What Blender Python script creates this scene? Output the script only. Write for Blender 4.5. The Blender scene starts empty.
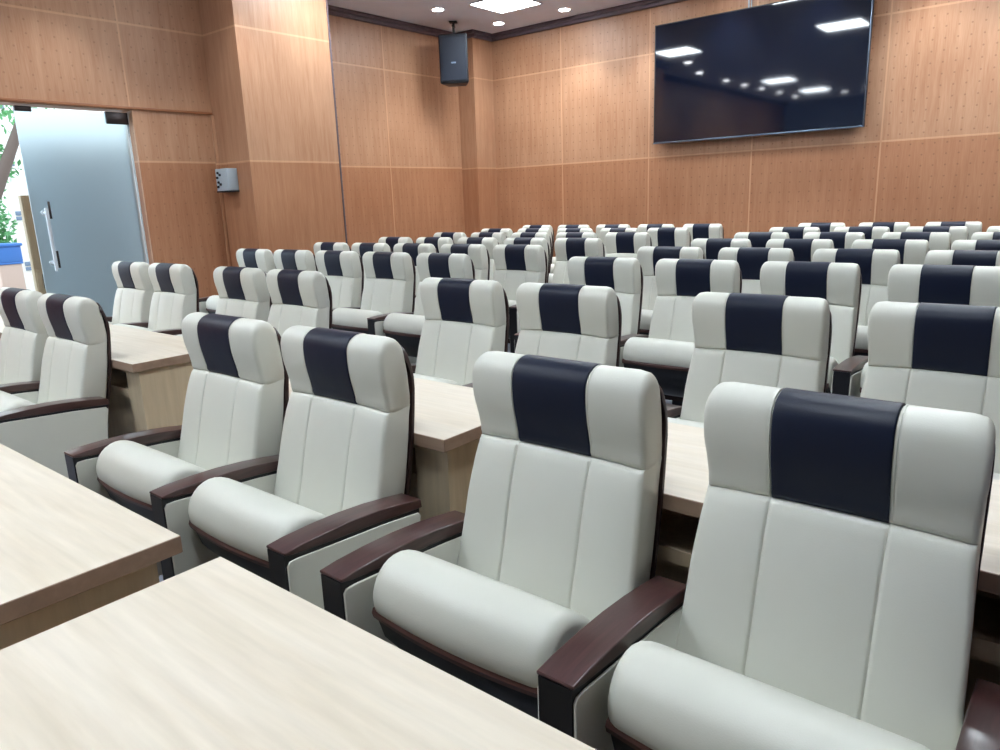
import bpy, bmesh, math, random
from mathutils import Vector, Matrix
random.seed(7)
S = bpy.context.scene
COL = S.collection
PI = math.pi

# ------------------------------------------------------------------ helpers
def link(name, me, parent=None, mats=(), smooth=None):
    o = bpy.data.objects.new(name, me)
    COL.objects.link(o)
    if parent is not None:
        o.parent = parent
    for m in mats:
        me.materials.append(m)
    if smooth is not None:
        smooth_by_angle(me, smooth)
    return o

def smooth_by_angle(me, deg):
    bm = bmesh.new(); bm.from_mesh(me)
    for f in bm.faces: f.smooth = True
    lim = math.radians(deg)
    for e in bm.edges:
        if len(e.link_faces) == 2:
            e.smooth = e.calc_face_angle(0) < lim
        else:
            e.smooth = False
    bm.to_mesh(me); bm.free()

def mesh_from(name, verts, faces):
    me = bpy.data.meshes.new(name)
    me.from_pydata(verts, [], faces)
    bm = bmesh.new(); bm.from_mesh(me)
    bmesh.ops.recalc_face_normals(bm, faces=bm.faces)
    bm.to_mesh(me); bm.free()
    me.update()
    return me

class MB:
    """collects boxes / cylinders into one mesh"""
    def __init__(self): self.bm = bmesh.new()
    def box(self, x0, x1, y0, y1, z0, z1, bev=0.0, seg=2, mi=0):
        r = bmesh.ops.create_cube(self.bm, size=1.0)
        vs = r['verts']
        for v in vs:
            v.co = Vector(((x0+x1)/2+v.co.x*(x1-x0), (y0+y1)/2+v.co.y*(y1-y0), (z0+z1)/2+v.co.z*(z1-z0)))
        fs = set(f for v in vs for f in v.link_faces)
        for f in fs: f.material_index = mi
        if bev > 0:
            es = list(set(e for v in vs for e in v.link_edges))
            rr = bmesh.ops.bevel(self.bm, geom=es, offset=bev, segments=seg, affect='EDGES', profile=0.5)
            for f in rr['faces']: f.material_index = mi
        return self
    def cyl(self, p0, p1, r0, r1=None, n=20, mi=0, caps=True):
        r1 = r0 if r1 is None else r1
        p0, p1 = Vector(p0), Vector(p1)
        d = p1-p0
        q = d.to_track_quat('Z', 'Y').to_matrix().to_4x4()
        M = Matrix.Translation((p0+p1)/2) @ q
        r = bmesh.ops.create_cone(self.bm, cap_ends=caps, segments=n, radius1=r0, radius2=r1, depth=d.length, matrix=M)
        for f in set(f for v in r['verts'] for f in v.link_faces): f.material_index = mi
        return self
    def prism(self, pts, z0, z1, mi=0):
        a = [self.bm.verts.new((x, y, z0)) for x, y in pts]
        b = [self.bm.verts.new((x, y, z1)) for x, y in pts]
        n = len(pts)
        fs = [self.bm.faces.new(a[::-1]), self.bm.faces.new(b)]
        for i in range(n):
            fs.append(self.bm.faces.new((a[i], a[(i+1) % n], b[(i+1) % n], b[i])))
        for f in fs: f.material_index = mi
        return self
    def build(self, name, mats, parent=None, smooth=30):
        me = bpy.data.meshes.new(name)
        bmesh.ops.recalc_face_normals(self.bm, faces=self.bm.faces)
        self.bm.to_mesh(me); self.bm.free()
        if not isinstance(mats, (list, tuple)): mats = [mats]
        return link(name, me, parent, mats, smooth)

def tag(o, label=None, cat=None, group=None, kind=None):
    if label: o['label'] = label
    if cat: o['category'] = cat
    if group: o['group'] = group
    if kind: o['kind'] = kind
    return o

def empty(name, loc=(0, 0, 0), rz=0.0):
    o = bpy.data.objects.new(name, None); COL.objects.link(o)
    o.location = loc; o.rotation_euler = (0, 0, rz); o.empty_display_size = .1
    return o

def copy_tree(o, parent=None):
    c = o.copy(); COL.objects.link(c)
    c.parent = parent
    for ch in list(o.children): copy_tree(ch, c)
    return c

# ------------------------------------------------------------------ materials
def new_mat(name):
    m = bpy.data.materials.new(name); m.use_nodes = True
    nt = m.node_tree
    b = nt.nodes['Principled BSDF']
    return m, nt, b
def N(nt, t, **kw):
    n = nt.nodes.new(t)
    for k, v in kw.items():
        if hasattr(n, k): setattr(n, k, v)
        else: n.inputs[k].default_value = v
    return n
def srgb(r, g, b):
    f = lambda c: (c/255/12.92) if c/255 <= .04045 else ((c/255+.055)/1.055)**2.4
    return (f(r), f(g), f(b), 1)
def ramp(nt, stops):
    r = nt.nodes.new('ShaderNodeValToRGB')
    e = r.color_ramp.elements
    while len(e) < len(stops): e.new(.5)
    for el, (p, c) in zip(e, stops): el.position = p; el.color = c
    return r

def plain(name, col, rough=.5, metal=0, spec=.5, bump=0, scale=200, coat=0):
    m, nt, b = new_mat(name)
    b.inputs['Base Color'].default_value = col
    b.inputs['Roughness'].default_value = rough
    b.inputs['Metallic'].default_value = metal
    b.inputs['Specular IOR Level'].default_value = spec
    b.inputs['Coat Weight'].default_value = coat
    tc = N(nt, 'ShaderNodeTexCoord')
    no = N(nt, 'ShaderNodeTexNoise'); no.inputs['Scale'].default_value = scale
    no.inputs['Detail'].default_value = 3
    nt.links.new(tc.outputs['Object'], no.inputs['Vector'])
    # small tonal variation keeps the surface from being a dead flat colour
    mx = N(nt, 'ShaderNodeMixRGB', blend_type='MULTIPLY'); mx.inputs[0].default_value = .12
    mx.inputs[1].default_value = col
    nt.links.new(no.outputs['Fac'], mx.inputs[2])
    nt.links.new(mx.outputs[0], b.inputs['Base Color'])
    if bump:
        bp = N(nt, 'ShaderNodeBump'); bp.inputs['Strength'].default_value = bump; bp.inputs['Distance'].default_value = .002
        nt.links.new(no.outputs['Fac'], bp.inputs['Height'])
        nt.links.new(bp.outputs[0], b.inputs['Normal'])
    return m

def leather(name, col, rough=.42, spec=.45, sheen=0):
    m, nt, b = new_mat(name)
    tc = N(nt, 'ShaderNodeTexCoord')
    n1 = N(nt, 'ShaderNodeTexNoise'); n1.inputs['Scale'].default_value = 4; n1.inputs['Detail'].default_value = 3
    n2 = N(nt, 'ShaderNodeTexVoronoi'); n2.inputs['Scale'].default_value = 420
    n3 = N(nt, 'ShaderNodeTexNoise'); n3.inputs['Scale'].default_value = 14; n3.inputs['Detail'].default_value = 2
    for n in (n1, n2, n3): nt.links.new(tc.outputs['Object'], n.inputs['Vector'])
    mx = N(nt, 'ShaderNodeMixRGB', blend_type='MIX')
    mx.inputs[1].default_value = tuple(c*.95 for c in col[:3])+(1,)
    mx.inputs[2].default_value = tuple(min(1, c*1.05) for c in col[:3])+(1,)
    nt.links.new(n1.outputs['Fac'], mx.inputs[0])
    nt.links.new(mx.outputs[0], b.inputs['Base Color'])
    b.inputs['Roughness'].default_value = rough
    b.inputs['Specular IOR Level'].default_value = spec
    if sheen: b.inputs['Sheen Weight'].default_value = sheen
    bp = N(nt, 'ShaderNodeBump'); bp.inputs['Strength'].default_value = .10; bp.inputs['Distance'].default_value = .001
    nt.links.new(n2.outputs['Distance'], bp.inputs['Height'])
    b2 = N(nt, 'ShaderNodeBump'); b2.inputs['Strength'].default_value = .25; b2.inputs['Distance'].default_value = .004
    nt.links.new(n3.outputs['Fac'], b2.inputs['Height'])
    nt.links.new(bp.outputs[0], b2.inputs['Normal'])
    nt.links.new(b2.outputs[0], b.inputs['Normal'])
    return m

def wood(name, c1, c2, axis='X', scale=3, stretch=14, rough=.4, spec=.4, coat=0, fine=60):
    m, nt, b = new_mat(name)
    tc = N(nt, 'ShaderNodeTexCoord')
    mp = N(nt, 'ShaderNodeMapping')
    sc = {'X': (1, stretch, stretch), 'Y': (stretch, 1, stretch), 'Z': (stretch, stretch, 1)}[axis]
    mp.inputs['Scale'].default_value = sc
    geo = N(nt, 'ShaderNodeNewGeometry')
    nt.links.new(geo.outputs['Position'], mp.inputs['Vector'])
    n1 = N(nt, 'ShaderNodeTexNoise'); n1.inputs['Scale'].default_value = scale; n1.inputs['Detail'].default_value = 6
    n1.inputs['Roughness'].default_value = .6; n1.inputs['Distortion'].default_value = .6
    nt.links.new(mp.outputs[0], n1.inputs['Vector'])
    r = ramp(nt, [(.28, c1), (.72, c2)])
    nt.links.new(n1.outputs['Fac'], r.inputs[0])
    n2 = N(nt, 'ShaderNodeTexNoise'); n2.inputs['Scale'].default_value = fine; n2.inputs['Detail'].default_value = 2
    mp2 = N(nt, 'ShaderNodeMapping'); mp2.inputs['Scale'].default_value = {'X': (.08, 1, 1), 'Y': (1, .08, 1), 'Z': (1, 1, .08)}[axis]
    nt.links.new(geo.outputs['Position'], mp2.inputs['Vector'])
    nt.links.new(mp2.outputs[0], n2.inputs['Vector'])
    mx = N(nt, 'ShaderNodeMixRGB', blend_type='MULTIPLY'); mx.inputs[0].default_value = .22
    nt.links.new(r.outputs[0], mx.inputs[1]); nt.links.new(n2.outputs['Fac'], mx.inputs[2])
    nt.links.new(mx.outputs[0], b.inputs['Base Color'])
    b.inputs['Roughness'].default_value = rough
    b.inputs['Specular IOR Level'].default_value = spec
    b.inputs['Coat Weight'].default_value = coat
    b.inputs['Coat Roughness'].default_value = .12
    return m

def veneer(name, dots, seams_h, seams_u, c_lo, c_hi, pitch=.107, off=(0, 0), dot_amt=.36):
    """vertical grain wall veneer, light bead joints, optional perforation grid; u = x + y"""
    m, nt, b = new_mat(name)
    geo = N(nt, 'ShaderNodeNewGeometry')
    sep = N(nt, 'ShaderNodeSeparateXYZ'); nt.links.new(geo.outputs['Position'], sep.inputs[0])
    L = nt.links.new
    def math_(op, a, b_=None, c=None):
        n = N(nt, 'ShaderNodeMath', operation=op)
        for i, v in enumerate((a, b_, c)):
            if v is None: continue
            if isinstance(v, (int, float)): n.inputs[i].default_value = v
            else: L(v, n.inputs[i])
        return n.outputs[0]
    u = math_('ADD', sep.outputs['X'], sep.outputs['Y'])
    z = sep.outputs['Z']
    comb = N(nt, 'ShaderNodeCombineXYZ'); L(u, comb.inputs[0]); L(z, comb.inputs[1])
    mp = N(nt, 'ShaderNodeMapping'); mp.inputs['Scale'].default_value = (9, .55, 1); L(comb.outputs[0], mp.inputs[0])
    n1 = N(nt, 'ShaderNodeTexNoise'); n1.inputs['Scale'].default_value = 2.2; n1.inputs['Detail'].default_value = 6; n1.inputs['Roughness'].default_value = .62
    L(mp.outputs[0], n1.inputs['Vector'])
    mp3 = N(nt, 'ShaderNodeMapping'); mp3.inputs['Scale'].default_value = (90, 5, 1); L(comb.outputs[0], mp3.inputs[0])
    n3 = N(nt, 'ShaderNodeTexNoise'); n3.inputs['Scale'].default_value = 1.2; n3.inputs['Detail'].default_value = 3
    L(mp3.outputs[0], n3.inputs['Vector'])
    n4 = N(nt, 'ShaderNodeTexNoise'); n4.inputs['Scale'].default_value = 1.1; n4.inputs['Detail'].default_value = 2
    L(comb.outputs[0], n4.inputs['Vector'])
    s = math_('MULTIPLY_ADD', n3.outputs['Fac'], .35, math_('MULTIPLY', n1.outputs['Fac'], .65))
    s = math_('MULTIPLY_ADD', n4.outputs['Fac'], .3, math_('MULTIPLY', s, .7))
    r = ramp(nt, [(.36, c_lo), (.62, c_hi)]); L(s, r.inputs[0])
    colr = r.outputs[0]
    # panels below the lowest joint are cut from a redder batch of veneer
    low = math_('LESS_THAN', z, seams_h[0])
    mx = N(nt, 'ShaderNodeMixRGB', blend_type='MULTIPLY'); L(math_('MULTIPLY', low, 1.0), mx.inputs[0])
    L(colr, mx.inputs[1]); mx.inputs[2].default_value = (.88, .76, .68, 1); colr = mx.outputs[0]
    if dots:
        fu = math_('SUBTRACT', math_('FRACT', math_('DIVIDE', math_('ADD', u, 50+off[0]), pitch)), .5)
        fz = math_('SUBTRACT', math_('FRACT', math_('DIVIDE', math_('ADD', z, off[1]), pitch)), .5)
        d = math_('SQRT', math_('ADD', math_('MULTIPLY', fu, fu), math_('MULTIPLY', fz, fz)))
        dm = math_('LESS_THAN', d, .08)
        mx = N(nt, 'ShaderNodeMixRGB', blend_type='MIX'); L(math_('MULTIPLY', dm, dot_amt), mx.inputs[0])
        L(colr, mx.inputs[1]); mx.inputs[2].default_value = (.07, .03, .015, 1); colr = mx.outputs[0]
    line = None
    for h in seams_h:
        a = math_('LESS_THAN', math_('ABSOLUTE', math_('SUBTRACT', z, h)), .009)
        line = a if line is None else math_('MAXIMUM', line, a)
    for h in seams_u:
        a = math_('LESS_THAN', math_('ABSOLUTE', math_('SUBTRACT', u, h)), .008)
        line = math_('MAXIMUM', line, a)
    mx = N(nt, 'ShaderNodeMixRGB', blend_type='MIX'); L(math_('MULTIPLY', line, .34), mx.inputs[0])
    L(colr, mx.inputs[1]); mx.inputs[2].default_value = srgb(235, 190, 150); colr = mx.outputs[0]
    L(colr, b.inputs['Base Color'])
    b.inputs['Roughness'].default_value = .42
    b.inputs['Specular IOR Level'].default_value = .42
    bp = N(nt, 'ShaderNodeBump'); bp.inputs['Strength'].default_value = .5; bp.inputs['Distance'].default_value = .004
    bp.invert = True
    L(line, bp.inputs['Height']); L(bp.outputs[0], b.inputs['Normal'])
    return m

def emit(name, col, strength):
    m, nt, b = new_mat(name)
    b.inputs['Base Color'].default_value = (.8, .8, .8, 1)
    b.inputs['Emission Color'].default_value = col
    b.inputs['Emission Strength'].default_value = strength
    return m

CREAM = leather('cream_leather', srgb(209, 209, 198))
NAVY = leather('navy_leather', srgb(8, 19, 42), rough=.46, spec=.32)
MAHOG = wood('dark_mahogany', srgb(58, 38, 37), srgb(88, 58, 56), axis='Y', scale=5, stretch=16, rough=.28, spec=.5, coat=.3)
SHELLM = wood('shell_wood', srgb(44, 30, 30), srgb(66, 46, 44), axis='Z', scale=5, stretch=16, rough=.4)
TRIMB = wood('mahogany_trim', srgb(70, 45, 42), srgb(98, 66, 60), axis='X', scale=5, stretch=16, rough=.4)
BLACKP = plain('black_ply', srgb(26, 27, 32), rough=.45)
OAK = wood('light_oak', srgb(216, 202, 180), srgb(231, 220, 203), axis='X', scale=1.6, stretch=9, rough=.42, spec=.35)
OAKE = wood('oak_edge', srgb(158, 130, 110), srgb(176, 148, 126), axis='X', scale=2, stretch=12, rough=.5)
OAKS = wood('oak_side', srgb(204, 182, 150), srgb(226, 206, 174), axis='Z', scale=1.6, stretch=9, rough=.5, spec=.3)
V_LO, V_HI = srgb(164, 116, 85), srgb(188, 146, 115)
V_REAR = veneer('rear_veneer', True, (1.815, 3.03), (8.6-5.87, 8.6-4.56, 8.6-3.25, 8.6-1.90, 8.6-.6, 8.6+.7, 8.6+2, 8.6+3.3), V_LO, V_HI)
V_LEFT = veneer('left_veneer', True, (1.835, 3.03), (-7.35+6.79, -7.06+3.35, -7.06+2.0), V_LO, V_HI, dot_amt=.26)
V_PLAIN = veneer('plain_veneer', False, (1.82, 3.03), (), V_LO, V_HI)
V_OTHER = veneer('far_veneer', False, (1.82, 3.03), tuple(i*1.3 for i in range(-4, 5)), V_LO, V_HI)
WTRIM = wood('cornice_wood', srgb(96, 84, 92), srgb(116, 100, 106), axis='X', scale=4, stretch=3, rough=.45)
CEIL = plain('ceiling_paint', srgb(228, 232, 244), rough=.9, spec=.1, scale=3)
FLOORM = plain('grey_carpet', srgb(138, 142, 152), rough=.95, spec=.1, bump=.6, scale=300)
STEEL = plain('brushed_steel', srgb(215, 222, 228), rough=.3, metal=.35, scale=80)
DSTEEL = plain('dark_steel', srgb(72, 66, 66), rough=.35, metal=.8, scale=80)
BLACK = plain('black_plastic', srgb(20, 24, 32), rough=.5)
GRILLE = plain('speaker_grille', srgb(20, 30, 46), rough=.6, bump=1, scale=500)
GREYP = plain('grey_plastic', srgb(176, 190, 198), rough=.5)
SILVER = plain('silver_bezel', srgb(120, 135, 155), rough=.3, metal=.9)

m, nt, b = new_mat('tv_screen')
b.inputs['Base Color'].default_value = srgb(9, 15, 30); b.inputs['Roughness'].default_value = .045
b.inputs['Specular IOR Level'].default_value = .75
tcn = N(nt, 'ShaderNodeTexCoord'); no = N(nt, 'ShaderNodeTexNoise'); no.inputs['Scale'].default_value = 2
nt.links.new(tcn.outputs['Object'], no.inputs['Vector'])
bp = N(nt, 'ShaderNodeBump'); bp.inputs['Strength'].default_value = .0015; bp.inputs['Distance'].default_value = .01
nt.links.new(no.outputs['Fac'], bp.inputs['Height']); nt.links.new(bp.outputs[0], b.inputs['Normal'])
SCREEN = m

m, nt, b = new_mat('frosted_glass')
b.inputs['Base Color'].default_value = (.76, .89, .94, 1)
b.inputs['Transmission Weight'].default_value = 1.0
b.inputs['Roughness'].default_value = .36
b.inputs['IOR'].default_value = 1.35
FROST = m
GLASSEDGE = plain('glass_edge', srgb(225, 240, 245), rough=.15, spec=.8)

# ------------------------------------------------------------------ camera
f_px, yaw, pitch, roll, H = 727.2304, math.radians(-39.616), math.radians(13.5457), math.radians(-2.09595), 1.36942
F = Vector((math.sin(yaw)*math.cos(pitch), math.cos(yaw)*math.cos(pitch), -math.sin(pitch)))
R0 = Vector((math.cos(yaw), -math.sin(yaw), 0)); U0 = R0.cross(F)
Rv = math.cos(roll)*R0+math.sin(roll)*U0
Uv = -math.sin(roll)*R0+math.cos(roll)*U0
cd = bpy.data.cameras.new('camera'); cam = bpy.data.objects.new('camera', cd); COL.objects.link(cam)
M = Matrix((Rv, Uv, -F)).transposed().to_4x4(); M.translation = (0, 0, H)
cam.matrix_world = M
cd.sensor_width = 36; cd.lens = f_px/1000*36; cd.clip_start = .02; cd.clip_end = 200
S.camera = cam

# ------------------------------------------------------------------ room shell
ZC = 3.63
XL1, XL2, XL3, XL4 = -7.06, -6.49, -7.35, -7.05   # door wall, front pilaster, speaker wall, corner pilaster
XR, YF, YR = 4.6, -4.0, 8.6
MB().box(-7.7, XR+.2, YF-.2, YR+.2, -.12, 0).build('floor', FLOORM)['kind'] = 'structure'
MB().box(-7.7, XR+.2, YF-.2, YR+.2, ZC, ZC+.12).build('ceiling', CEIL)['kind'] = 'structure'
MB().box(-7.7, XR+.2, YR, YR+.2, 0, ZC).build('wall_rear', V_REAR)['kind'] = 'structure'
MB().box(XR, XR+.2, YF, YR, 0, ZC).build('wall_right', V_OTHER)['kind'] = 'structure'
MB().box(-7.7, XR+.2, YF-.2, YF, 0, ZC).build('wall_front', plain('pale_wall', srgb(150, 165, 185), rough=.8, spec=.2))['kind'] = 'structure'
DY0, DY1, DZ = 1.50, 3.365, 2.285
b_ = MB()
b_.box(XL1-.2, XL1, YF, DY0, 0, ZC, mi=0)
b_.box(XL1-.2, XL1, DY1, 4.165, 0, ZC, mi=0)
b_.box(XL1-.2, XL1, DY0, DY1, DZ, ZC, mi=0)
b_.box(XL3-.2, XL2, 4.165, 5.262, 0, ZC, mi=1)
b_.box(XL3-.2, XL3, 5.262, YR, 0, ZC, mi=0)
b_.box(XL3, XL4, 8.185, YR, 0, ZC, mi=1)
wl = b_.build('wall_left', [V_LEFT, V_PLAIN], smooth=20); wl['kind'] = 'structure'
# cornice: two stepped boards following the walls
def cornice_run(b, x0, x1, y0, y1, side):
    for d, z0 in ((.05, ZC-.085), (.085, ZC-.045)):
        if side == 'rear': b.box(x0, x1, y1-d, y1, z0, ZC, .006)
        elif side == 'left': b.box(x0, x0+d, y0, y1, z0, ZC, .006)
        elif side == 'face': b.box(x0, x1, y0-d, y0, z0, ZC, .006)
def trim(name, *runs):
    b = MB()
    for r in runs: cornice_run(b, *r)
    o = b.build(name, WTRIM); o['kind'] = 'structure'
trim('trim_1', (XL4, XR, YR-.2, YR, 'rear'))
trim('trim_2', (XL3, 0, 5.262, 8.185, 'left'), (XL4, 0, 8.185, YR, 'left'), (XL3, XL4+.085, 8.185, 0, 'face'))
trim('trim_3', (XL2, 0, 4.165, 5.262, 'left'), (XL1, XL2+.085, 4.165, 0, 'face'), (XL1, 0, YF, 4.165, 'left'))
# header bead over the door and casing on the jamb, inner corner bead
b = MB(); b.box(XL1, XL1+.018, YF+.1, 4.16, 2.292, 2.318, .004)
o = b.build('trim_4', wood('bead_wood', srgb(140, 88, 58), srgb(176, 120, 84), axis='Y', scale=3, stretch=8)); o['kind'] = 'structure'
b = MB(); b.box(XL1, XL1+.03, 4.135, 4.165, 0, 2.29, .004)
o = b.build('trim_5', V_PLAIN); o['kind'] = 'structure'
# shadow-gap bead at the far edge of the front pilaster, with its loose strip
b = MB(); b.box(XL2-.002, XL2+.012, 5.250, 5.268, 0, ZC-.1, .004)
o = b.build('trim_6', WTRIM); o['kind'] = 'structure'
for nm, y0, y1 in (('baseboard_rear', None, None),):
    o = MB().box(XL4, XR, YR-.015, YR, 0, .1, .003).build(nm, WTRIM); o['kind'] = 'structure'

# door_1: frosted glass leaf, fixed by patch fittings, next to an open leaf position
door = empty('door_1', (XL1-.09, 2.9, 0)); door['kind'] = 'structure'
Y0d, Y1d, Zd = 2.425, 3.350, 2.262
def rel(b):   # shift mesh so that door empties stay at the base
    for v in b.bm.verts: v.co -= Vector((XL1-.09, 2.9, 0))
    return b
b = MB().box(XL1-.098, XL1-.086, Y0d, Y1d, .01, Zd, .002); rel(b); b.build('glass_pane', FROST, door)
b = MB().box(XL1-.099, XL1-.085, Y1d-.006, Y1d+.010, .01, Zd, .001); rel(b); b.build('pane_edge', GLASSEDGE, door)
b = MB().box(XL1-.115, XL1-.069, Y1d-.19, Y1d+.004, Zd-.095, Zd+.008, .004); rel(b); pf = b.build('patch_fitting', DSTEEL, door)
b = MB().box(XL1-.115, XL1-.069, Y0d+.005, Y0d+.13, Zd-.03, Zd+.012, .004); rel(b); b.build('patch_fitting', DSTEEL, door)
b = MB()
b.cyl((XL1-.02, 2.515, .90), (XL1-.02, 2.515, 1.44), .014, n=16)
rel(b); hd = b.build('door_handle', STEEL, door)
for zz in (.97, 1.395):
    b = MB(); b.cyl((XL1-.085, 2.515, zz), (XL1-.02, 2.515, zz), .012); b.cyl((XL1-.086, 2.515, zz), (XL1-.078, 2.515, zz), .026)
    rel(b); b.build('standoff', STEEL, hd)
    b = MB(); b.box(XL1-.004, XL1+.004, 2.553, 2.572, zz-.05, zz+.10, .002)
    for v in b.bm.verts: v.co.x -= .08
    rel(b); b.build('handle_plate', DSTEEL, hd)

# ------------------------------------------------------------------ outside the door
OUTF = plain('concrete_yard', srgb(170, 165, 158), rough=.9, scale=20)
o = MB().box(-30, -7.26, -6, 22, -.2, -.06).build('ground', OUTF); o['kind'] = 'structure'
bw = empty('white_building', (-14.9, 4.78, -.06)); tag(bw, 'white rendered building with small blue windows seen past the open doorway', 'building')
MB().box(-.4, .4, -.22, 1.6, 0, 3.9, .01).build('wall', plain('white_render', srgb(240, 240, 238), rough=.8), bw)
for z0 in (.52, 1.38, 2.28, 3.2):
    b = MB(); b.box(.395, .42, -.12, .0, z0, z0+.06, .004); b.box(.395, .42, -.12, .0, z0+.08, z0+.15, .004)
    b.build('window', plain('blue_glass', srgb(120, 140, 165), rough=.2), bw)
kp = empty('khaki_locker', (-8.02, 2.67, -.06)); tag(kp, 'narrow khaki metal locker standing just outside the frosted glass door', 'locker')
KH = plain('khaki_paint', srgb(168, 154, 124), rough=.5)
MB().box(-.05, .02, -.03, .14, 0, 1.63, .006).build('body', KH, kp)
MB().box(.018, .026, -.02, .13, .05, .90, .003).build('door', KH, kp)
MB().box(.018, .026, -.02, .13, .94, 1.6, .003).build('door', KH, kp)
MB().box(.026, .04, .03, .07, .74, .88, .003).build('handle', BLACK, kp)
BARK = plain('bark', srgb(110, 98, 92), rough=.9, bump=1, scale=12)
LEAF = plain('leaf_green', srgb(110, 178, 120), rough=.6, scale=9)
def leafcloud(parent, name, blobs, n=260, size=.09):
    verts, faces = [], []
    for c, r in blobs:
        for _ in range(n):
            d = Vector((random.gauss(0, 1), random.gauss(0, 1), random.gauss(0, 1))).normalized()*r*random.uniform(.45, 1.05)
            p = Vector(c)+d
            a = Vector((random.gauss(0, 1), random.gauss(0, 1), random.gauss(0, 1))).normalized()
            bvec = a.cross(Vector((random.gauss(0, 1), random.gauss(0, 1), random.gauss(0, 1)))).normalized()
            s = size*random.uniform(.6, 1.3); i = len(verts)
            verts += [tuple(p-a*s), tuple(p+bvec*s*.4), tuple(p+a*s), tuple(p-bvec*s*.4)]
            faces.append((i, i+1, i+2, i+3))
    me = bpy.data.meshes.new(name); me.from_pydata(verts, [], faces)
    return link(name, me, parent, [LEAF])
tr = empty('tree', (-12.2, 2.95, -.06)); tag(tr, 'leafy tree with a leaning brown trunk outside the doorway', 'tree')
b = MB(); b.cyl((0, 0, 0), (0, .35, 1.0), .13, .11, 12); b.cyl((0, .35, .98), (0, .75, 1.75), .11, .09, 12); b.cyl((0, .75, 1.73), (0, 1.35, 2.95), .09, .06, 12); b.cyl((0, .6, 1.45), (.1, .1, 2.7), .07, .04, 10)
b.build('trunk', BARK, tr)
leafcloud(tr, 'foliage', [((-.4, .72, 1.05), .30), ((-.5, .75, 1.35), .34), ((-.45, .7, 1.75), .32), ((-.5, .95, 2.2), .34), ((-.5, .6, 2.5), .4), ((-.4, 1.3, 3.2), .6), ((-.3, .3, 3.0), .7)], 520, .055)
bc = empty('blue_crate', (-11.6, 3.55, .03)); tag(bc, 'blue plastic crate on a pale stone base outside the doorway', 'crate')
BLU = plain('blue_plastic', srgb(80, 135, 215), rough=.4)
b = MB(); b.box(-.15, .15, -.20, .12, .72, .75, .01)
b.box(-.15, -.13, -.20, .12, .75, .98, .01); b.box(.13, .15, -.20, .12, .75, .98, .01); b.box(-.13, .13, -.20, -.18, .75, .98, .01); b.box(-.13, .13, .10, .12, .75, .98, .01)
b.build('body', BLU, bc)
MB().box(-.17, .17, -.22, .14, .96, 1.0, .012).build('rim', BLU, bc)
MB().box(-.14, .14, -.18, .10, -.09, .72, .01).build('base', plain('brick_red', srgb(212, 190, 178), rough=.8), bc)
gs = empty('grey_kiosk', (-9.7, 3.90, -.06)); tag(gs, 'grey shape of a kiosk blurred behind the frosted glass door', 'kiosk')
GK = plain('kiosk_grey', srgb(118, 136, 150), rough=.8)
MB().box(-.4, .40, -.42, .38, 0, 1.98, .02).build('body', GK, gs)
MB().box(-.44, .44, -.45, .41, 1.98, 2.05, .02).build('roof', GK, gs)

# ------------------------------------------------------------------ chair
def offset_loop(loop, r):
    """offset a CCW/CW (y,z) loop inwards by r"""
    n = len(loop)
    A = sum(loop[i][0]*loop[(i+1) % n][1]-loop[(i+1) % n][0]*loop[i][1] for i in range(n))
    sg = 1 if A > 0 else -1
    out = []
    for i in range(n):
        p0, p1, p2 = loop[i-1], loop[i], loop[(i+1) % n]
        d = (p2[0]-p0[0], p2[1]-p0[1]); l = math.hypot(*d) or 1
        out.append((p1[0]-sg*d[1]/l*r, p1[1]+sg*d[0]/l*r))
    return out
def catmull(pts, k=3):
    """closed smooth loop through pts"""
    n = len(pts); out = []
    for i in range(n):
        p0, p1, p2, p3 = pts[i-1], pts[i], pts[(i+1) % n], pts[(i+2) % n]
        for j in range(k):
            t = j/k
            out.append(tuple(.5*((2*p1[a])+(-p0[a]+p2[a])*t+(2*p0[a]-5*p1[a]+4*p2[a]-p3[a])*t*t+(-p0[a]+3*p1[a]-3*p2[a]+p3[a])*t**3) for a in (0, 1)))
    return out
def sweep(name, xs, loopf, mat, parent, post=None, smooth=50):
    verts, faces = [], []
    n = None
    for x in xs:
        lp = loopf(x); n = len(lp)
        for y, z in lp: verts.append((x, y, z))
    if post: verts = [post(v) for v in verts]
    for i in range(len(xs)-1):
        for j in range(n):
            a = i*n+j; b2 = i*n+(j+1) % n
            faces.append((a, b2, b2+n, a+n))
    faces.append(tuple(range(n)))
    faces.append(tuple(range((len(xs)-1)*n, len(xs)*n))[::-1])
    return link(name, mesh_from(name, verts, faces), parent, [mat], smooth)
def rnd(x, x0, x1, r0, r1):
    """inward offset near the ends x0 (radius r0) and x1 (radius r1)"""
    o = 0
    if r0 and x < x0+r0: t = min(1, (x0+r0-x)/r0); o = r0*(1-math.sqrt(max(0, 1-t*t)))
    if r1 and x > x1-r1: t = min(1, (x-x1+r1)/r1); o = max(o, r1*(1-math.sqrt(max(0, 1-t*t))))
    return o
def samples(x0, x1, r0, r1, extra=(), n=14):
    s = {x0, x1}
    for k in range(7):
        a = 1-math.cos(k/6*PI/2)
        if r0: s.add(round(x0+r0*a, 5))
        if r1: s.add(round(x1-r1*a, 5))
    a0, a1 = x0+r0, x1-r1
    for k in range(n+1): s.add(round(a0+(a1-a0)*k/n, 5))
    for e in extra:
        for d in (-.009, -.005, -.0025, 0, .0025, .005, .009): s.add(round(e+d, 5))
    return sorted(s)
def interp(tab, z):
    if z <= tab[0][0]: return tab[0][1]
    for (a, ya), (b2, yb) in zip(tab, tab[1:]):
        if z <= b2: return ya+(yb-ya)*(z-a)/(b2-a)
    return tab[-1][1]
BACKY = [(.30, -.02), (.40, .008), (.547, .044), (.61, .060), (.65, .068), (.736, .083), (.786, .090), (.868, .099), (.911, .099), (.95, .095), (.985, .088), (1.02, .070)]
HW = .226
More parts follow.
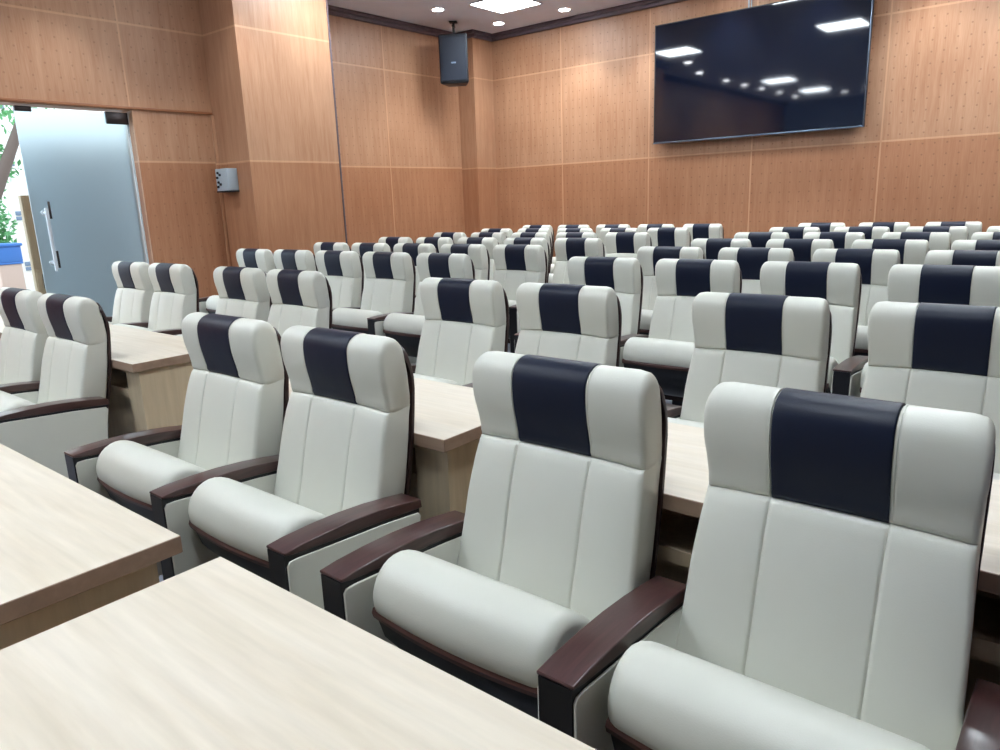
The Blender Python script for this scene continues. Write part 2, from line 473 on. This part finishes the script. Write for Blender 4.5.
def crown(x): return .007*((abs(x)/.21)**2-.19)

HEAD = [(.006, .842), (.001, .862), (-.005, .888), (-.011, .915), (-.015, .945), (-.016, .975), (-.013, .998), (-.003, 1.014), (.014, 1.025), (.034, 1.029), (.054, 1.025), (.071, 1.013), (.083, .994), (.089, .965), (.094, .93), (.097, .89), (.096, .842), (.045, .836)]
HEADL = catmull(HEAD, 2)
def head_loop(x, x0, x1, r0, r1, ex=0):
    o = rnd(x, x0, x1, r0, r1)+ex
    lp = []
    R = .034
    t = max(0, (abs(x)-(HW-R))/R); t = min(1, t)
    drop = R*.45*(1-math.sqrt(max(0, 1-t*t)))
    for y, z in HEADL:
        w = max(0, min(1, (z-.90)/.12))
        fr = max(0, min(1, (.09-y)/.10))
        lp.append((y+crown(x)*fr, z-drop*w))
    if not o: return lp
    return [(y2, z2 if z1 > .87 else z1) for (y2, z2), (y1, z1) in zip(offset_loop(lp, o), lp)]
WF = [(.34, .238), (.50, .238), (.70, .229), (.838, .217), (.87, .219), (.93, .224), (1.03, .224)]
def taper(v):
    x, y, z = v
    yf = interp(TFRONT, z) if z < .838 else -.01
    fr = max(0, min(1, (interp(BACKY, z)-y)/max(.02, interp(BACKY, z)-yf)))
    half = .215*(1-fr)+interp(WF, z)*fr
    if abs(x) > .1:
        s = 1 if x > 0 else -1
        x = s*(.1+(abs(x)-.1)*(half-.1)/(HW-.1))
    z -= (.003+.010*(x/.22)**2)*max(0, 1-abs(z-.842)/.042)   # the headrest seam sags towards the sides
    return (x, y, z)
TFRONT = [(.34, -.128), (.45, -.105), (.534, -.086), (.6, -.067), (.70, -.043), (.76, -.027), (.80, -.013), (.838, -.001)]
def torso_loop(x):
    o = rnd(x, -HW, HW, .012, .012)
    g = .0042*math.exp(-((abs(x)-.096)/.0022)**2)
    puff = -.004*math.cos(min(abs(abs(x)-.0), .092)/.092*PI/2) if abs(x) < .092 else -.004*math.sin((abs(x)-.092)/(HW-.092)*PI)
    lp = []
    zs = [.34, .40, .46, .50, .534, .58, .62, .66, .70, .74, .78, .81, .83]
    for z in zs: lp.append((interp(TFRONT, z)+crown(x)+g+puff*min(1, (.84-z)/.04), z))
    lp.append((interp(TFRONT, .838)+crown(x)+.006+g, .840))
    for z in (.846, .80, .74, .68, .62, .56, .50, .44, .38, .34): lp.append((interp(BACKY, z)-.001, z))
    if not o: return lp
    return [(y2, z2 if z1 < .82 else z1) for (y2, z2), (y1, z1) in zip(offset_loop(lp, o), lp)]
NOSE = [(-.345, .533), (-.356, .556), (-.355, .585), (-.342, .614), (-.318, .637), (-.286, .648), (-.252, .643), (-.215, .620), (-.17, .580), (-.13, .535), (-.104, .500), (-.112, .462), (-.16, .450), (-.22, .462), (-.29, .492)]
NOSEL = catmull(NOSE, 2)
def seat_loop(x):
    o = rnd(x, -.226, .226, .030, .030)
    c = .016*(1-(x/.226)**2)
    lp = []
    for y, z in NOSEL:
        fr = max(0, min(1, (-.15-y)/.18))
        lp.append((y-c*fr, z+.006*(1-(x/.226)**2)*(1 if z > .6 else 0)))
    return offset_loop(lp, o*.8) if o else lp
SHELLB = [(-.338, .545), (-.342, .520), (-.325, .465), (-.28, .405), (-.225, .360), (-.18, .335), (-.14, .335), (-.118, .36), (-.116, .42), (-.13, .452), (-.22, .466), (-.30, .50), (-.325, .532)]
def shell_loop(x):
    c = .018*(1-(x/.226)**2)
    return [(y-c*max(0, min(1, (-.15-y)/.18)), z) for y, z in SHELLB]
def trim_loop(x):
    c = .018*(1-(x/.226)**2)
    return [(y-c, z) for y, z in ((-.336, .547), (-.350, .545), (-.354, .535), (-.350, .523), (-.336, .523), (-.330, .535))]

def make_arm(parent, x):
    # the arm: mahogany cap, black front post with foot, upholstered side panel
    top = [(-.404, .621), (-.402, .624), (-.36, .6285), (-.28, .631), (-.20, .630), (-.12, .6245), (-.05, .616), (.015, .606), (.020, .602)]
    bot = [(.020, .580), (-.12, .593), (-.26, .602), (-.37, .611), (-.402, .617)]
    lp0 = top+bot
    def capl(xx):
        o = rnd(xx, x-.0365, x+.0365, .003, .003)
        return offset_loop(lp0, o) if o else lp0
    cap = sweep('armrest', samples(x-.0365, x+.0365, .003, .003, n=2), capl, MAHOG, parent, smooth=35)
    core = [(-.4035, .6165), (-.4035, 0), (-.37, 0), (-.37, .12), (-.04, .12), (.0, .45), (.014, .579), (-.12, .592), (-.26, .601), (-.37, .610)]
    pc = sweep('post', [x-.0325, x+.0325], lambda xx: core, BLACKP, cap, smooth=20)
    b = MB(); b.box(x-.032, x+.032, -.40, -.03, 0, .03, .004)
    b.build('foot_plate', BLACKP, cap)
    lp1 = [(-.400, .590), (-.399, .12), (-.392, .11), (-.06, .11), (-.02, .35), (.002, .50), (.014, .560), (.006, .571), (-.12, .584), (-.26, .593), (-.37, .601), (-.393, .600)]
    for s_ in (-1, 1):
        xa, xb = sorted((x+s_*.0325, x+s_*.038))
        sweep('side_panel', samples(xa, xb, .0025, .0025, n=1), lambda xx: offset_loop(lp1, rnd(xx, xa, xb, .0025, .0025)+1e-5), CREAM, cap, smooth=60)
    return cap

def make_chair(arms):
    root = empty('auditorium_chair')
    sweep('backrest', samples(-HW, HW, .012, .012, extra=(-.096, .096), n=22), torso_loop, CREAM, root, post=taper, smooth=60)
    hr = sweep('headrest', samples(-HW, HW, .013, .013, extra=(-.096, .096), n=22), lambda x: head_loop(x, -HW, HW, .013, .013, .0035*math.exp(-((abs(x)-.096)/.003)**2)), CREAM, root, post=taper, smooth=60)
    st = sweep('headrest_stripe', samples(-.0945, .0945, .003, .003, n=10), lambda x: head_loop(x, -.0945, .0945, .003, .003, -.0022), NAVY, hr, post=taper, smooth=60)
    st['label'] = 'navy blue leather centre stripe'
    for s_ in (-1, 1):
        xc = s_*.0985
        pp = sweep('stripe_piping', [xc-.0012, xc+.0012], lambda x: head_loop(x, -HW, HW, .013, .013, -.0008), CREAM, hr, post=taper, smooth=60)
    # curved plywood shell behind
    zs = [.26+.0*k for k in range(1)]+[.26+k*.0385 for k in range(1, 20)]
    zs = [z for z in zs if z <= .995]+[1.0]
    def sh(x):
        lpf = [(interp(BACKY, z)+.001, z) for z in zs]; lpb = [(interp(BACKY, z)+.011, z) for z in zs[::-1]]
        lp = lpf+lpb
        R = .04; t = max(0, (abs(x)-(.218-R))/R); t = min(1, t); d = R*(1-math.sqrt(max(0, 1-t*t)))
        return [(y, z-d*max(0, (z-.9)/.1)) for y, z in lp]
    sweep('back_shell', samples(-.218, .218, .04, .04, n=6), sh, SHELLM, root, smooth=50)
    sc = sweep('seat_cushion', samples(-.226, .226, .030, .030, n=14), seat_loop, CREAM, root, smooth=60)
    ss = sweep('seat_shell', samples(-.219, .219, .01, .01, n=12), shell_loop, BLACKP, root, smooth=40)
    t_ = sweep('seat_trim', samples(-.221, .221, .01, .01, n=12), trim_loop, TRIMB, ss, smooth=35)
    t_['label'] = 'brown wooden edge strip'
    for a in arms:
        make_arm(root, (.285 if a < 0 else .274)*a)
    return root

chair_L = make_chair((-1,))          # carries only the arm on its -x side
chair_LR = make_chair((-1, 1))       # end of a run: both arms

ORD = ['first', 'second', 'third', 'fourth', 'fifth', 'sixth', 'seventh', 'eighth']
runs = []   # (row y, list of x, group, label function)
Y1, Y2 = 1.2277, 2.3943
def lab(s): return s
front = [
 (Y1, [-.875, -.308], ['cream armchair in the front row, second nearest the camera, sharing an arm with the nearest',
                     'largest cream armchair with navy headrest stripe, nearest the camera, in the front row']),
 (Y1, [-2.212, -1.630], ['front-row cream armchair, fourth nearest the camera, behind the cornered oak desk',
                         'front-row cream armchair, third nearest the camera, its outer mahogany armrest fully shown']),
 (Y1, [-4.085, -3.515], ['front-row cream armchair cut off by the picture edge, beyond the gangway',
                         'front-row cream armchair beyond the gangway, its side panel facing the gangway']),
 (Y2, [-.87, -.30], ['second-row cream armchair behind the gap between the two nearest chairs',
                     'second-row cream armchair nearest the camera, directly behind the nearest chair']),
 (Y2, [-2.225, -1.655], ['second-row cream armchair with navy stripe, fourth nearest the camera, above the desk corner',
                         'second-row cream armchair with navy stripe, third nearest the camera']),
 (Y2, [-4.04, -3.47], ['second-row cream armchair beyond the gangway, second seat in from it',
                       'second-row cream armchair on the far edge of the gangway, dark shell edge shown']),
 (Y2, [-5.46, -4.89], ['second-row cream armchair closest to the frosted glass door',
                         'second-row cream armchair, second from the frosted glass door']),
]
used = {'L': False, 'LR': False}
def place(kind, x, y, label, group):
    src = {'L': chair_L, 'LR': chair_LR}[kind]
    o = src if not used[kind] else copy_tree(src)
    used[kind] = True
    o.location = (x, y, 0)
    tag(o, label, 'chair', group)
    return o
todo = []
for y, xs, labs in front:
    g = 'armchairs at the front-row desks' if y == Y1 else 'armchairs at the second-row desks'
    for i, (x, l) in enumerate(zip(xs, labs)):
        todo.append(('LR' if i == len(xs)-1 else 'L', x, y, l, g))
rowname = {3: 'third', 4: 'fourth', 5: 'fifth', 6: 'sixth', 7: 'seventh', 8: 'rearmost'}
YS = {r: 3.6061+.838*(r-3)-.012 for r in range(3, 9)}
for r in range(3, 9):
    for i in range(5):
        l = 'cream navy-striped chair, %s row, %s seat from the speaker wall' % (rowname[r], ORD[i])
        todo.append(('LR' if i == 4 else 'L', -5.7498+.57*i, YS[r], l, 'chairs of the block by the speaker wall'))
    nr = 3 if r == 8 else 4
    for i in range(nr):
        l = 'cream navy-striped chair below the television, %s row, %s seat from the aisle' % (rowname[r], ORD[i])
        todo.append(('LR' if i == nr-1 else 'L', -2.2062+.57*i, YS[r], l, 'chairs of the block below the television'))
for t in todo: place(*t)

# ------------------------------------------------------------------ desks
def desk(x0, x1, yf, yr, label, group):
    """x0..x1 along the row, yf front edge, yr chair side edge"""
    root = empty('desk', ((x0+x1)/2, (yf+yr)/2, 0))
    tag(root, label, 'desk', group)
    w, d = (x1-x0)/2, (yr-yf)/2
    t = MB()
    t.box(-w, w, -d, d, .714, .75, .0015, 1, mi=1)
    # top laminate gets its own face material
    o = t.build('tabletop', [OAK, OAKE], root, 30)
    for f in o.data.polygons:
        if f.normal.z > .9: f.material_index = 0
    for s in (-1, 1):
        xa = s*(w-.020)
        xb = s*(w-.048)
        MB().box(min(xa, xb), max(xa, xb), -d+.03, d-.045, 0, .714, .001, 1).build('side_panel', OAKS, root)
        xa2, xb2 = s*(w-.048), s*(w-.15)
        MB().box(min(xa2, xb2), max(xa2, xb2), -d+.032, -d+.05, 0, .714, .001, 1).build('front_stile', OAKS, root)
    MB().box(-w+.15, w-.15, -d+.030, -d+.048, .577, .612, .001, 1).build('front_rail', OAKS, root)
    MB().box(-w+.048, w-.048, -d+.05, d-.12, .558, .574, .001, 1).build('shelf', OAKS, root)
    MB().box(-w+.048, w-.048, d-.20, d-.182, .10, .714, .001, 1).build('modesty_panel', OAKS, root)
    return root
Tf, Tr = .135, .611
desk(-2.600, -1.335, Tf, Tr, 'pale oak desk whose near corner juts beside the nearest desk', 'oak desks of the front row')
desk(-1.189, .095, Tf, Tr, 'pale oak desk nearest the camera, its top filling the bottom edge', 'oak desks of the front row')
Sf, Sr = 1.326, 1.79
desk(-1.155, .115, Sf, Sr, 'pale oak desk behind the two nearest chairs, shelf shown between them', 'oak desks of the second row')
desk(-2.585, -1.300, Sf, Sr, 'pale oak desk with its corner between the second and third nearest front chairs', 'oak desks of the second row')
desk(-4.40, -3.105, Sf, Sr, 'pale oak desk beyond the gangway, its end panel facing the gangway', 'oak desks of the second row')
desk(-5.83, -4.53, Sf, Sr, 'pale oak desk of the second row closest to the frosted door', 'oak desks of the second row')

# ------------------------------------------------------------------ television
tv = empty('television', (-3.235, 8.475, 1.965)); tag(tv, 'large black wall-mounted television reflecting the ceiling lights', 'television')
W, Ht = 1.19, 1.345
MB().box(-W, W, -.012, .045, 0, Ht, .004).build('casing', BLACK, tv)
MB().box(-W+.014, W-.014, -.0145, -.011, .020, Ht-.012, 0).build('screen', SCREEN, tv)
b = MB(); b.box(-W, W, -.018, -.010, -.002, .014, .002); b.box(W-.008, W+.002, -.018, -.010, 0, Ht, .002)
b.build('bezel', SILVER, tv)
MB().box(-.5, .5,   .045, .12, .3, 1.0, .004).build('wall_bracket', BLACK, tv)
b = MB(); b.cyl((-.10, .085, Ht-.35), (-.10, .085, Ht+.235), .008); b.cyl((-.07, .085, Ht-.35), (-.07, .085, Ht+.235), .006)
b.build('cable', GREYP, tv)

# ------------------------------------------------------------------ loudspeaker
sp = empty('loudspeaker', (-6.86, 7.60, 2.86), 0); tag(sp, 'black loudspeaker hanging from the ceiling beside the corner pilaster', 'loudspeaker')
sp.rotation_euler = (0, 0, math.radians(35))
b = MB(); b.prism([(-.19, -.15), (.19, -.15), (.125, .15), (-.125, .15)], 0, .60)
cab = b.build('cabinet', BLACK, sp)
bv = cab.modifiers.new('bevel', 'BEVEL'); bv.width = .02; bv.segments = 3
g = MB().box(-.168, .168, -.162, -.148, .03, .57, .010, 3).build('grille', GRILLE, sp)
MB().box(-.03, .03, -.166, -.160, .24, .258, .002).build('badge', SILVER, sp)
b = MB(); b.cyl((0, 0, .60), (0, 0, .77), .016); b.box(-.05, .05, -.05, .05, .755, .77, .003); b.box(-.06, .06, -.03, .03, .595, .612, .004)
b.cyl((0, -.03, .715), (0, .05, .715), .02)
b.build('mount', BLACK, sp)

# ------------------------------------------------------------------ socket box by the door
bx = empty('wall_control_box', (-6.80, 4.165, 1.55)); tag(bx, 'grey control box with a column of black knobs on the pilaster beside the door', 'control box')
MB().box(-.14, .07, -.115, 0, 0, .215, .006, 3).build('housing', GREYP, bx)
MB().box(-.145, .075, -.12, 0, -.012, .003, .003).build('base', BLACK, bx)
for k, (dx, dz) in enumerate(((-.09, .175), (-.105, .130), (-.09, .085), (-.105, .042), (-.055, .155), (-.055, .065))):
    b = MB(); b.cyl((dx, -.115, dz), (dx, -.128, dz), .013, .011, 14); b.build('knob', BLACK, bx)

# ------------------------------------------------------------------ ceiling lights
PANEL = emit('panel_glow', (.86, .94, 1, 1), 34)
SPOT = emit('downlight_glow', (.92, .95, 1, 1), 40)
WHITE = plain('white_enamel', srgb(225, 225, 228), rough=.4)
panels = [(-5.83, 7.40), (-5.78, 5.05), (-5.75, .30), (-5.70, -2.0)]+[(-3.25, y) for y in (7.30, 5.0, .30, -2.0)]+[(-.70, y) for y in (7.30, 5.0, 2.65, .30)]  # last six are unseen, added to extend the grid and light the chairs
def copy_or(src, build):
    return build() if src is None else copy_tree(src)
psrc = None
for i, (x, y) in enumerate(panels):
    if psrc is None:
        psrc = o = empty('ceiling_panel_light')
        b = MB(); b.box(-.315, .315, -.315, -.298, -.012, 0, .003); b.box(-.315, .315, .298, .315, -.012, 0, .003)
        b.box(-.315, -.298, -.298, .298, -.012, 0, .003); b.box(.298, .315, -.298, .298, -.012, 0, .003)
        b.build('frame', WHITE, o)
        MB().box(-.298, .298, -.298, .298, -.007, -.001).build('diffuser', PANEL, o)
    else: o = copy_tree(psrc)
    o.location = (x, y, ZC)
    if i == 0: l = 'glowing square ceiling panel light cut by the top edge, near the corner pilaster'
    elif i == 1: l = 'square ceiling panel light reflected brightly near the top left of the television'
    elif i in (2, 3, 4, 5): l = 'square ceiling panel light seen only as a reflection in the television'
    else: l = 'square ceiling panel light added out of view to light the chairs'
    tag(o, l, 'ceiling light', 'square ceiling panel lights')
downs = [(-6.50, 8.09), (-5.50, 8.15), (-4.50, 8.15), (-3.50, 8.15), (-2.5, 8.15), (-1.5, 8.15), (-.5, 8.15), (.5, 8.15), (1.5, 8.15),
         (-6.55, 6.99), (-6.1, 3.99), (-6.45, 2.73), (-6.5, 1.3), (-6.5, .3), (-6.45, -.6), (-6.4, -1.64), (-6.4, -2.8), (-5.3, -3.0), (-4.7, -2.6)]
dsrc = None
dlab = {0: 'round downlight glowing nearest the room corner above the pilaster', 1: 'round downlight glowing beside the rear cornice, past the panel light', 9: 'round downlight glowing between the loudspeaker and the panel light'}
for i, (x, y) in enumerate(downs):
    if dsrc is None:
        dsrc = o = empty('recessed_downlight')
        b = MB(); b.cyl((0, 0, -.010), (0, 0, 0), .078, .084, 28); b.build('rim', WHITE, o)
        b = MB(); b.cyl((0, 0, -.013), (0, 0, -.009), .066, .066, 28); b.build('lens', SPOT, o)
    else: o = copy_tree(dsrc)
    o.location = (x, y, ZC)
    tag(o, dlab.get(i, 'round downlight along the rear cornice, above the top edge of the photo' if y > 8 else 'round ceiling downlight seen only as a small dot reflected in the television'), 'ceiling light', 'round recessed downlights')
    sl = bpy.data.lights.new('downlight_beam', 'SPOT'); sl.energy = 32 if y > 8 else 28; sl.spot_size = math.radians(95); sl.spot_blend = .7; sl.shadow_soft_size = .05; sl.color = (.88, .94, 1)
    so = bpy.data.objects.new('downlight_beam', sl); COL.objects.link(so); so.parent = o; so.location = (0, 0, -.03)

# ------------------------------------------------------------------ sky
w = bpy.data.worlds.new('world'); S.world = w; w.use_nodes = True
nt = w.node_tree; bg = nt.nodes['Background']
tc = N(nt, 'ShaderNodeTexCoord'); sp_ = N(nt, 'ShaderNodeSeparateXYZ'); nt.links.new(tc.outputs['Generated'], sp_.inputs[0])
rp = ramp(nt, [(.0, (.75, .85, .95, 1)), (.35, (.80, .92, 1, 1))]); nt.links.new(sp_.outputs['Z'], rp.inputs[0])
nt.links.new(rp.outputs[0], bg.inputs[0]); bg.inputs[1].default_value = 2.8

# ------------------------------------------------------------------ view
S.view_settings.view_transform = 'Standard'
try: S.view_settings.look = 'None'
except Exception: pass
S.view_settings.gamma = 1; S.view_settings.use_curve_mapping = False
S.view_settings.exposure = 0.30
S.cycles.use_denoising = True
S.cycles.max_bounces = 8
S.cycles.diffuse_bounces = 4
S.cycles.sample_clamp_indirect = 6
